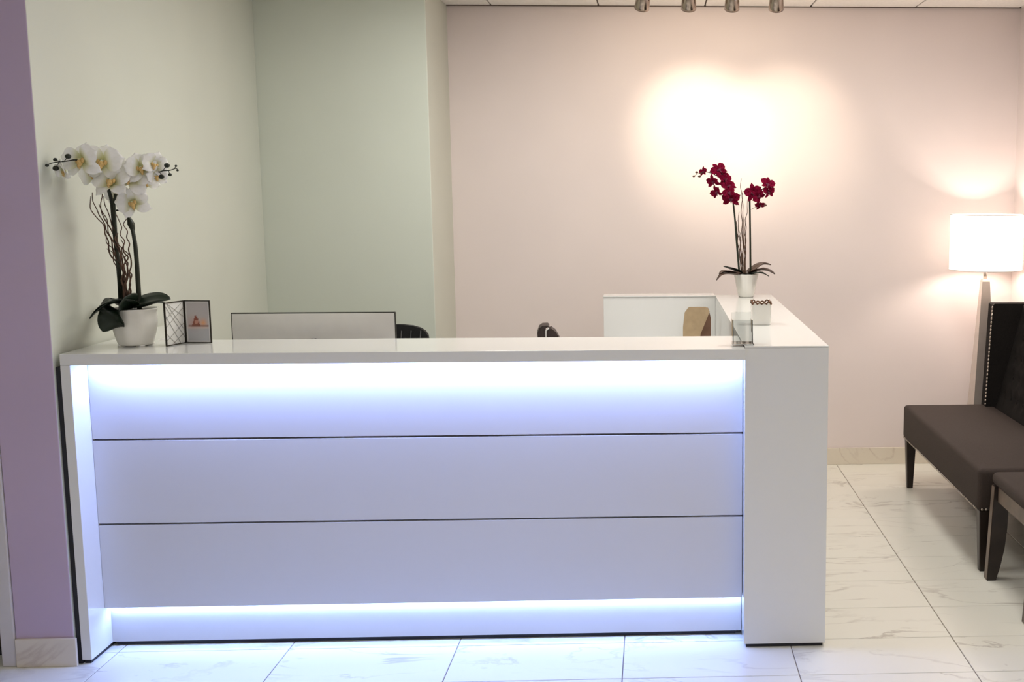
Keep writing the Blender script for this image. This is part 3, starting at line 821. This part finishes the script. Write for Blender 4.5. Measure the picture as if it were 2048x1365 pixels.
# small round mark just above the counter line
c = at(628, 678.5, YM-0.020)
bm = bmesh.new(); sphere(bm, (c.x-.008, c.y, c.z-.004), .007, (1, .15, .8)); sphere(bm, (c.x+.006, c.y, c.z-.004), .008, (1, .15, .8)); part('emblem', bm, 'black_plastic', mon, True)
part('screen', bx(mx0+.012, mx1-.012, YM+.0081, YM+.0095, mz0+.03, mz1-.012), 'black_plastic', mon)
bm = bmesh.new(); xm = (mx0+mx1)/2
prism(bm, [(YM-.02, .757), (YM-.012, .757), (YM-.05, mz0+.20), (YM-.058, mz0+.20)], 'x', xm-.10, xm+.10); part('stand_neck', bm, 'silver', mon)
part('stand_foot', bx(xm-.10, xm+.10, YM-.03, YM+.15, .7512, .7565, bev=.002), 'silver', mon)

# tan paper bag on the return surface
gb = thing('paper_bag', 'tan paper bag standing inside the desk wing corner', 'bag', (0.20, 5.30, 0.7505))
YB = 5.28
bl = at(1369, 640, YB).x; br_ = at(1405, 640, YB).x; zt = at(1390, 617, YB).z
bm = bmesh.new()
prism(bm, [(bl-.006, .7508), (at(1392, 700, YB).x, .7508), (at(1400, 668, YB).x, at(1400, 668, YB).z), (at(1418, 624, YB).x, at(1418, 624, YB).z), (at(1414, 617, YB).x, zt), (bl+.020, zt), (bl+.004, zt-.022), (bl-.004, zt-.09)], 'y', YB, YB+.012)
bevel_all(bm, .003, 2); part('front_face', bm, 'kraft', gb)
bm = bmesh.new()
prism(bm, [(bl-.004, .7508), (at(1421, 668, YB).x, .7508), (at(1422, 640, YB).x, zt-.05), (at(1418, 622, YB).x, zt-.008), (bl+.02, zt-.008), (bl, zt-.06)], 'y', YB+.0125, YB+.10)
part('body', bm, 'kraft_in', gb)
part('rolled_top', tube(bmesh.new(), [(bl+.022, YB+.016, zt+.001), (at(1412, 617, YB).x, YB+.016, zt+.001)], .0045, 10, 1), 'kraft_in', gb, True)

# ================================================================== OFFICE CHAIRS BEHIND THE COUNTER
def office_chair(name, label, loc, back_builder, seat_mat):
    t = thing(name, label, 'office chair', loc)
    x, y, z = loc
    part('seat', bx(x-.235, x+.235, y-.23, y+.23, .43, .50, bev=.025, seg=3), seat_mat, t, True)
    part('gas_column', cyl_between(bmesh.new(), (x, y, .10), (x, y, .429), .025), 'black_plastic', t, True)
    for k in range(5):
        a = 2*math.pi*k/5+.3
        e = Vector((x+.29*math.cos(a), y+.29*math.sin(a), .075))
        part('base_arm', tube(bmesh.new(), [(x+.02*math.cos(a), y+.02*math.sin(a), .11), e], [.024, .014], 8, 1), 'black_plastic', t, True)
        bmw = bmesh.new(); cyl_between(bmw, e+Vector((-.018, 0, -.046)), e+Vector((.018, 0, -.046)), .028); part('caster', bmw, 'black_plastic', t, True)
    back_builder(t, x, y)
    return t
def mesh_back(t, x, y):
    # broad back turned to the counter; rounded top, ribbed mesh
    yb = y+.20
    top = at(840, 649, yb).z; xr = at(857, 676, yb).x
    out = []
    xl = xr-.46
    for k in range(13):
        a = math.pi*k/12
        cx_ = (xl+xr)/2; out.append((cx_+.23*math.copysign(abs(math.cos(a))**.55, math.cos(a)), top-.085+.085*math.sin(a)**.7))
    out = out+[(xl+.02, .58), (xl+.06, .54), (xr-.06, .54), (xr-.02, .58)]
    bm = bmesh.new(); prism(bm, out, 'y', yb, yb+.03); part('backrest', bm, 'black_mesh', t)
    for k in range(9):
        f = xl+.05+.045*k
        bm = bmesh.new(); tube(bm, [(f-.02, yb-.004, .60), (f+.015, yb-.004, top-.03)], .004, 6, 1); part('back_rib', bm, 'black_plastic', t, True)
    part('back_post', tube(bmesh.new(), [(x, y+.05, .42), (x, yb+.05, .45), (x, yb+.042, .60)], .02, 8), 'black_plastic', t, True)
def edge_back(t, x, y):
    # headrest seen edge-on: padded shell and a front cushion with pale piping between
    xl = at(1075, 662, y).x; zt = at(1092, 648, y).z
    cen = Vector((xl+.05, y, 0)); Rz = Matrix.Rotation(math.radians(5.5), 4, 'Z')
    def put(nm, bm, mt, sm=False):
        bmesh.ops.rotate(bm, verts=bm.verts, cent=cen, matrix=Rz); return part(nm, bm, mt, t, sm)
    bm = bmesh.new(); prism(bm, [(xl+.004, .86), (xl+.034, .86), (xl+.036, zt-.03), (xl+.040, zt-.012), (xl+.056, zt-.006), (xl+.048, zt), (xl+.024, zt-.001), (xl+.009, zt-.012), (xl, zt-.035)], 'y', y-.07, y+.05)
    put('headrest', bm, 'brown_leather')
    bm = bmesh.new(); prism(bm, [(xl+.0415, .86), (xl+.125, .86), (xl+.104, zt-.066), (xl+.086, zt-.032), (xl+.066, zt-.016), (xl+.052, zt-.021), (xl+.043, zt-.040)], 'y', y-.07, y+.04)
    put('headrest_cushion', bm, 'brown_leather')
    put('piping', tube(bmesh.new(), [(xl+.0388, y-.073, .88), (xl+.0388, y-.073, zt-.040), (xl+.044, y-.073, zt-.022), (xl+.054, y-.072, zt-.013)], .0026, 6), 'paper', True)
    put('backrest', box(bmesh.new(), xl+.01, xl+.09, y-.20, y+.20, .55, .845, bev=.02, seg=3), 'brown_leather', True)
    put('headrest_post', tube(bmesh.new(), [(xl+.03, y, .80), (xl+.03, y, .87)], .01, 8, 1), 'black_plastic', True)
    part('back_post', tube(bmesh.new(), [(x, y, .42), (xl-.03, y, .46), (xl-.008, y, .62)], .016, 8), 'black_plastic', t, True)
office_chair('office_chair', 'black mesh office chair with a rounded back just right of the monitor', (-1.26, 5.10, 0), mesh_back, 'black_mesh')
office_chair('office_chair', 'dark brown office chair turned sideways, its headrest peeking above the counter', (-0.30, 5.20, 0) if False else (-0.62+.28, 5.28, 0), edge_back, 'brown_leather')

# ================================================================== TRACK LIGHT
YS = 5.60
HX = [at(1288, 33, YS).x, at(1378, 30, YS).x, at(1465, 32, YS).x, at(1553, 33, YS).x]
tl = thing('track_light', 'ceiling bar light with four brushed nickel spot heads above the pink wall', 'track light', (0.31, YS, ZC-0.002))
part('rail', bx(HX[0]-.07, HX[3]+.07, YS-.018, YS+.018, ZC-.020, ZC-.0005, bev=.003), 'nickel', tl)
part('canopy', lathe(bmesh.new(), [(.055, -.035), (.06, -.030), (.06, -.0205)], (0.31, YS, ZC), 28), 'nickel', tl, True)
AIM = [(0.24, 1.96), (0.31, 1.98), (0.56, 1.90), (0.80, 1.97)]
POW = [0.95, 0.95, 0.3, 1.1]
for k in range(4):
    bot = at([1285, 1378, 1466, 1554][k], [30, 27, 29, 30][k], YS)
    hx = HX[k]
    piv = Vector((hx, YS, ZC-.100))
    ax = Vector((AIM[k][0]-hx, YW-YS, AIM[k][1]-piv.z)).normalized()
    # the cup hangs steeper than the beam's centre line, as in the photograph
    hd = Vector(((-.18, 0, 0, .05)[k], .75, -1)).normalized()
    c0 = piv-hd*.012
    Rm = hd.to_track_quat('Z', 'Y').to_matrix()
    bm = bmesh.new(); lathe(bm, [(.014, -.004), (.022, .0), (.026, .014), (.0345, .030), (.0365, .075), (.0375, .090), (.0345, .090), (.032, .05), (.02, .030), (.005, .028)], (0, 0, 0), 28)
    for v in bm.verts: v.co = Rm @ v.co + c0
    h = part('spot_head', bm, 'nickel', tl, True)
    bm = bmesh.new()
    cyl_between(bm, (hx, YS, ZC-.020), (hx, YS, ZC-.082), .007, seg=10)
    tube(bm, [piv+Vector((-.034, 0, -.004)), (hx-.036, YS, ZC-.089), (hx-.02, YS, ZC-.081), (hx+.02, YS, ZC-.081), (hx+.036, YS, ZC-.089), piv+Vector((.034, 0, -.004))], .004, 6, 3)
    part('yoke', bm, 'nickel', h, True)
    bp = c0+hd*.062
    bm = bmesh.new(); sphere(bm, (0, 0, 0), .026, (1, 1, .35), 14, 8)
    for v in bm.verts: v.co = Rm @ v.co + bp
    part('bulb', bm, 'bulb', h, True)
    lp = c0+hd*.098
    for (nm, en, size, tgt) in (('spot_beam', SPOT_W*POW[k], 50, Vector((AIM[k][0], YW, AIM[k][1]))), ('spot_spill', SPOT_W*.17, 150, Vector((hx+.02, YW, 1.95)))):
        ld = bpy.data.lights.new(nm, 'SPOT'); ld.energy = en; ld.color = (1.0, 0.81, 0.62)
        ld.spot_size = math.radians(size); ld.spot_blend = 1.0; ld.shadow_soft_size = .03
        lo = bpy.data.objects.new(nm, ld); COL.objects.link(lo); lo.parent = tl
        lo.location = lp-root_loc(tl)
        lo.rotation_euler = (tgt-lp).to_track_quat('-Z', 'Y').to_euler()

# ================================================================== FLOOR LAMP
LX, LY = 1.893, 6.30
lamp = thing('floor_lamp', 'floor lamp with a glowing white drum shade and tapered metal column in the corner', 'floor lamp', (LX, LY, 0))
bm = bmesh.new()
seg = 64; r0 = .203
for (ra, rb, za, zb) in ((r0, r0, 1.203, 1.514),):
    lo_ = []; hi_ = []
    for k in range(seg):
        t = 2*math.pi*k/seg
        lo_.append(bm.verts.new((LX+ra*math.cos(t), LY+ra*math.sin(t), za))); hi_.append(bm.verts.new((LX+rb*math.cos(t), LY+rb*math.sin(t), zb)))
    for k in range(seg): bm.faces.new((lo_[k], lo_[(k+1) % seg], hi_[(k+1) % seg], hi_[k]))
shade = part('lamp_shade', bm, 'shade', lamp, True)
bm = bmesh.new()
for z in (1.203, 1.514):
    tube(bm, [(LX+r0*math.cos(2*math.pi*k/48), LY+r0*math.sin(2*math.pi*k/48), z) for k in range(49)], .0025, 6, 1)
part('shade_ring', bm, 'white_metal', shade, True)
bm = bmesh.new()
for k in range(3):
    a = 2*math.pi*k/3+.5
    tube(bm, [(LX, LY, 1.24), (LX+(r0-.002)*math.cos(a), LY+(r0-.002)*math.sin(a), 1.206)], .0018, 5, 1)
part('spider', bm, 'lamp_metal', shade, True)
bm = bmesh.new()
def sq(h, z): return [(LX-h, LY-h, z), (LX+h, LY-h, z), (LX+h, LY+h, z), (LX-h, LY+h, z)]
prev = None
for (h, z) in ((.075, .0), (.075, .02)):
    ring = [bm.verts.new(p) for p in sq(h*1.7, z)]
    if prev:
        for k in range(4): bm.faces.new((prev[k], prev[(k+1) % 4], ring[(k+1) % 4], ring[k]))
        bm.faces.new(ring)
    else: bm.faces.new(ring[::-1])
    prev = ring
part('base', bm, 'lamp_metal', lamp)
bm = bmesh.new(); prev = None
for (h, z) in ((.085, .0205), (.022, 1.135), (.017, 1.150)):
    ring = [bm.verts.new(p) for p in sq(h, z)]
    if prev:
        for k in range(4): bm.faces.new((prev[k], prev[(k+1) % 4], ring[(k+1) % 4], ring[k]))
    else: bm.faces.new(ring[::-1])
    prev = ring
bm.faces.new(prev)
part('column', bm, 'lamp_metal', lamp)
part('neck', cyl_between(bmesh.new(), (LX, LY, 1.15), (LX, LY, 1.222), .011), 'lamp_metal', lamp, True)
part('socket', cyl_between(bmesh.new(), (LX, LY, 1.222), (LX, LY, 1.258), .018), 'white_metal', lamp, True)
bm = bmesh.new(); sphere(bm, (LX, LY, 1.298), .032, (1, 1, 1.25), 16, 10); part('bulb', bm, 'bulb', lamp, True)
ld = bpy.data.lights.new('lamp_glow', 'POINT'); ld.energy = LAMP_W; ld.color = (1.0, 0.84, 0.74); ld.shadow_soft_size = .045
lo = bpy.data.objects.new('lamp_glow', ld); COL.objects.link(lo); lo.parent = lamp; lo.location = (0, 0, 1.30)

for o in lamp.children:
    if o.name.startswith('bulb'): o.visible_shadow = True

# ================================================================== BENCH
BX0, BY0, BY1 = 1.388, 4.625, 6.085
bench = thing('settee', 'dark upholstered settee with tufted wing back along the right wall', 'settee', (1.74, 5.35, 0))
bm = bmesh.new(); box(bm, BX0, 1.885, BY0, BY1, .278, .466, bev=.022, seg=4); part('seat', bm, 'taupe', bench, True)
bm = bmesh.new()
def lerp(a, b, t): return a+(b-a)*t
# reclined back, tufted front surface
ny, nz = 60, 24
ya, yb = BY0+.09, BY1-.09
rows = []
btn = []
for j in range(5):
    for i in range(13):
        if j % 2 and i == 12: continue
        btn.append((ya+.06+(i+(.5 if j % 2 else 0))*(yb-ya-.12)/12, .54+j*.105))
for j in range(nz+1):
    z = lerp(.40, 1.03, j/nz); row = []
    for i in range(ny+1):
        y = lerp(ya, yb, i/ny); x = 1.868+(z-.40)*.235
        dpt = 0
        for (by, bz) in btn:
            q = ((y-by)**2+(z-bz)**2)/.0011
            if q < 6: dpt = max(dpt, math.exp(-q))
        row.append(bm.verts.new((x+.020*dpt, y, z)))
    rows.append(row)
for j in range(nz):
    for i in range(ny): bm.faces.new((rows[j][i], rows[j][i+1], rows[j+1][i+1], rows[j+1][i]))
bk = [[bm.verts.new((XR-.03, y, z)) for y in (ya, yb)] for z in (.40, 1.03)]
bm.faces.new((bk[0][0], bk[1][0], bk[1][1], bk[0][1]))
bm.faces.new([rows[nz][i] for i in range(ny+1)]+[bk[1][1], bk[1][0]])
bm.faces.new([rows[0][i] for i in range(ny, -1, -1)]+[bk[0][0], bk[0][1]])
bm.faces.new([rows[j][0] for j in range(nz+1)]+[bk[1][0], bk[0][0]])
bm.faces.new([rows[j][ny] for j in range(nz, -1, -1)]+[bk[0][1], bk[1][1]])
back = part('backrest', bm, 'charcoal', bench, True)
bm = bmesh.new(); sphere(bm, (0, 0, 0), .010, (.5, 1, 1), 8, 6); bme = mesh_from_bm('button', bm, M['charcoal'], True)
for (by, bz) in btn:
    link('button', bme, back, Vector((1.868+(bz-.40)*.235+.017, by, bz))-bench.location)
for (y0, y1) in ((BY1-.088, BY1), (BY0, BY0+.088)):
    bm = bmesh.new(); prism(bm, [(1.828, .452), (1.853, 1.03), (1.86, 1.037), (XR-.03, 1.037), (XR-.03, .30), (1.90, .30), (1.90, .452)], 'y', y0, y1)
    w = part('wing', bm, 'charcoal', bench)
    bm = bmesh.new()
    n = 27
    for k in range(n):
        f = (k+.5)/n; z = lerp(.468, 1.026, f); x = lerp(1.8285, 1.8525, f)
        for yy in ((y0+.010),):
            sphere(bm, (x-.001, yy, z), .0085, (.5, 1, 1), 7, 5)
    nh = part('nailhead_trim', bm, 'nail', w, True); nh['kind'] = 'stuff'
bm = bmesh.new()
for k in range(26): sphere(bm, (lerp(BX0+.02, 1.88, k/25), BY0-.0005, .288), .0055, (1, .5, 1), 6, 5)
for k in range(76): sphere(bm, (BX0-.0005, lerp(BY0+.02, BY1-.02, k/75), .286), .0045, (.5, 1, 1), 6, 5)
nh = part('nailhead_trim', bm, 'nail', bench, True); nh['kind'] = 'stuff'
def taper_leg(parent, x, y, ztop, h0, h1, material, dx=0):
    bm = bmesh.new(); lo = []; hi = []
    for (sx, sy) in ((-1, -1), (1, -1), (1, 1), (-1, 1)):
        lo.append(bm.verts.new((x+dx+sx*h1, y+sy*h1, 0))); hi.append(bm.verts.new((x+sx*h0, y+sy*h0, ztop)))
    bm.faces.new(lo[::-1]); bm.faces.new(hi)
    for k in range(4): bm.faces.new((lo[k], lo[(k+1) % 4], hi[(k+1) % 4], hi[k]))
    bevel_all(bm, .003, 1)
    return part('leg', bm, material, parent)
for (x, y) in ((1.424, 6.045), (1.430, 4.672), (2.06, 6.045), (2.06, 4.672)):
    taper_leg(bench, x, y, .277, .027, .016, 'espresso')

# ================================================================== SABRE-LEG CHAIR
ch = thing('side_chair', 'grey-brown wooden chair with curved sabre legs and padded seat, cut off at the right edge', 'chair', (1.70, 4.30, 0))
CY0, CY1 = 4.04, 4.585
bm = bmesh.new(); box(bm, 1.432, 1.93, CY0-.006, CY1+.004, .412, .468, bev=.024, seg=4); part('seat', bm, 'taupe', ch, True)
leg_out = [(1.414, 0), (1.448, 0), (1.466, .06), (1.482, .14), (1.491, .23), (1.494, .33), (1.494, .411), (1.437, .411), (1.431, .30), (1.424, .15)]
for (y0, y1) in ((CY1-.045, CY1), (CY0, CY0+.045)):
    bm = bmesh.new(); prism(bm, leg_out, 'y', y0, y1); bevel_all(bm, .002, 1); lo = part('leg', bm, 'espresso', ch)
    bm = bmesh.new(); prism(bm, [(1.4120, .002), (1.4138, .002), (1.4222, .15), (1.4292, .30), (1.4352, .408), (1.433, .408), (1.427, .30), (1.420, .15)], 'y', y0+.004, y1-.004)
    part('leg_face', bm, 'grey_wood', lo)
rl = [(2.02, 0), (1.985, 0), (1.93, .12), (1.895, .25), (1.885, .34), (1.885, .411), (1.94, .411), (1.945, .30), (1.965, .16)]
for (y0, y1) in ((CY1-.04, CY1), (CY0, CY0+.04)):
    bm = bmesh.new(); prism(bm, rl, 'y', y0, y1); bevel_all(bm, .002, 1); part('leg', bm, 'espresso', ch)
part('apron', bx(1.448, 1.466, CY0+.0455, CY1-.0455, .345, .4105, bev=.002), 'grey_wood', ch)
part('apron', bx(1.495, 1.884, CY1-.030, CY1-.012, .345, .4105, bev=.002), 'grey_wood', ch)
part('apron', bx(1.495, 1.884, CY0+.012, CY0+.030, .345, .4105, bev=.002), 'grey_wood', ch)
part('apron', bx(1.90, 1.918, CY0+.0405, CY1-.0405, .345, .4105, bev=.002), 'grey_wood', ch)
for y0 in (CY0, CY1-.04):
    part('back_post', prism(bmesh.new(), [(1.931, .40), (1.965, .40), (1.995, .65), (2.06, .95), (2.025, .95), (1.962, .65)], 'y', y0, y0+.04), 'espresso', ch)
part('back_panel', prism(bmesh.new(), [(1.958, .60), (1.985, .60), (2.052, .94), (2.028, .94)], 'y', CY0+.0405, CY1-.0405), 'taupe', ch)

print('tiles', nt_, 'objects', len(bpy.data.objects))
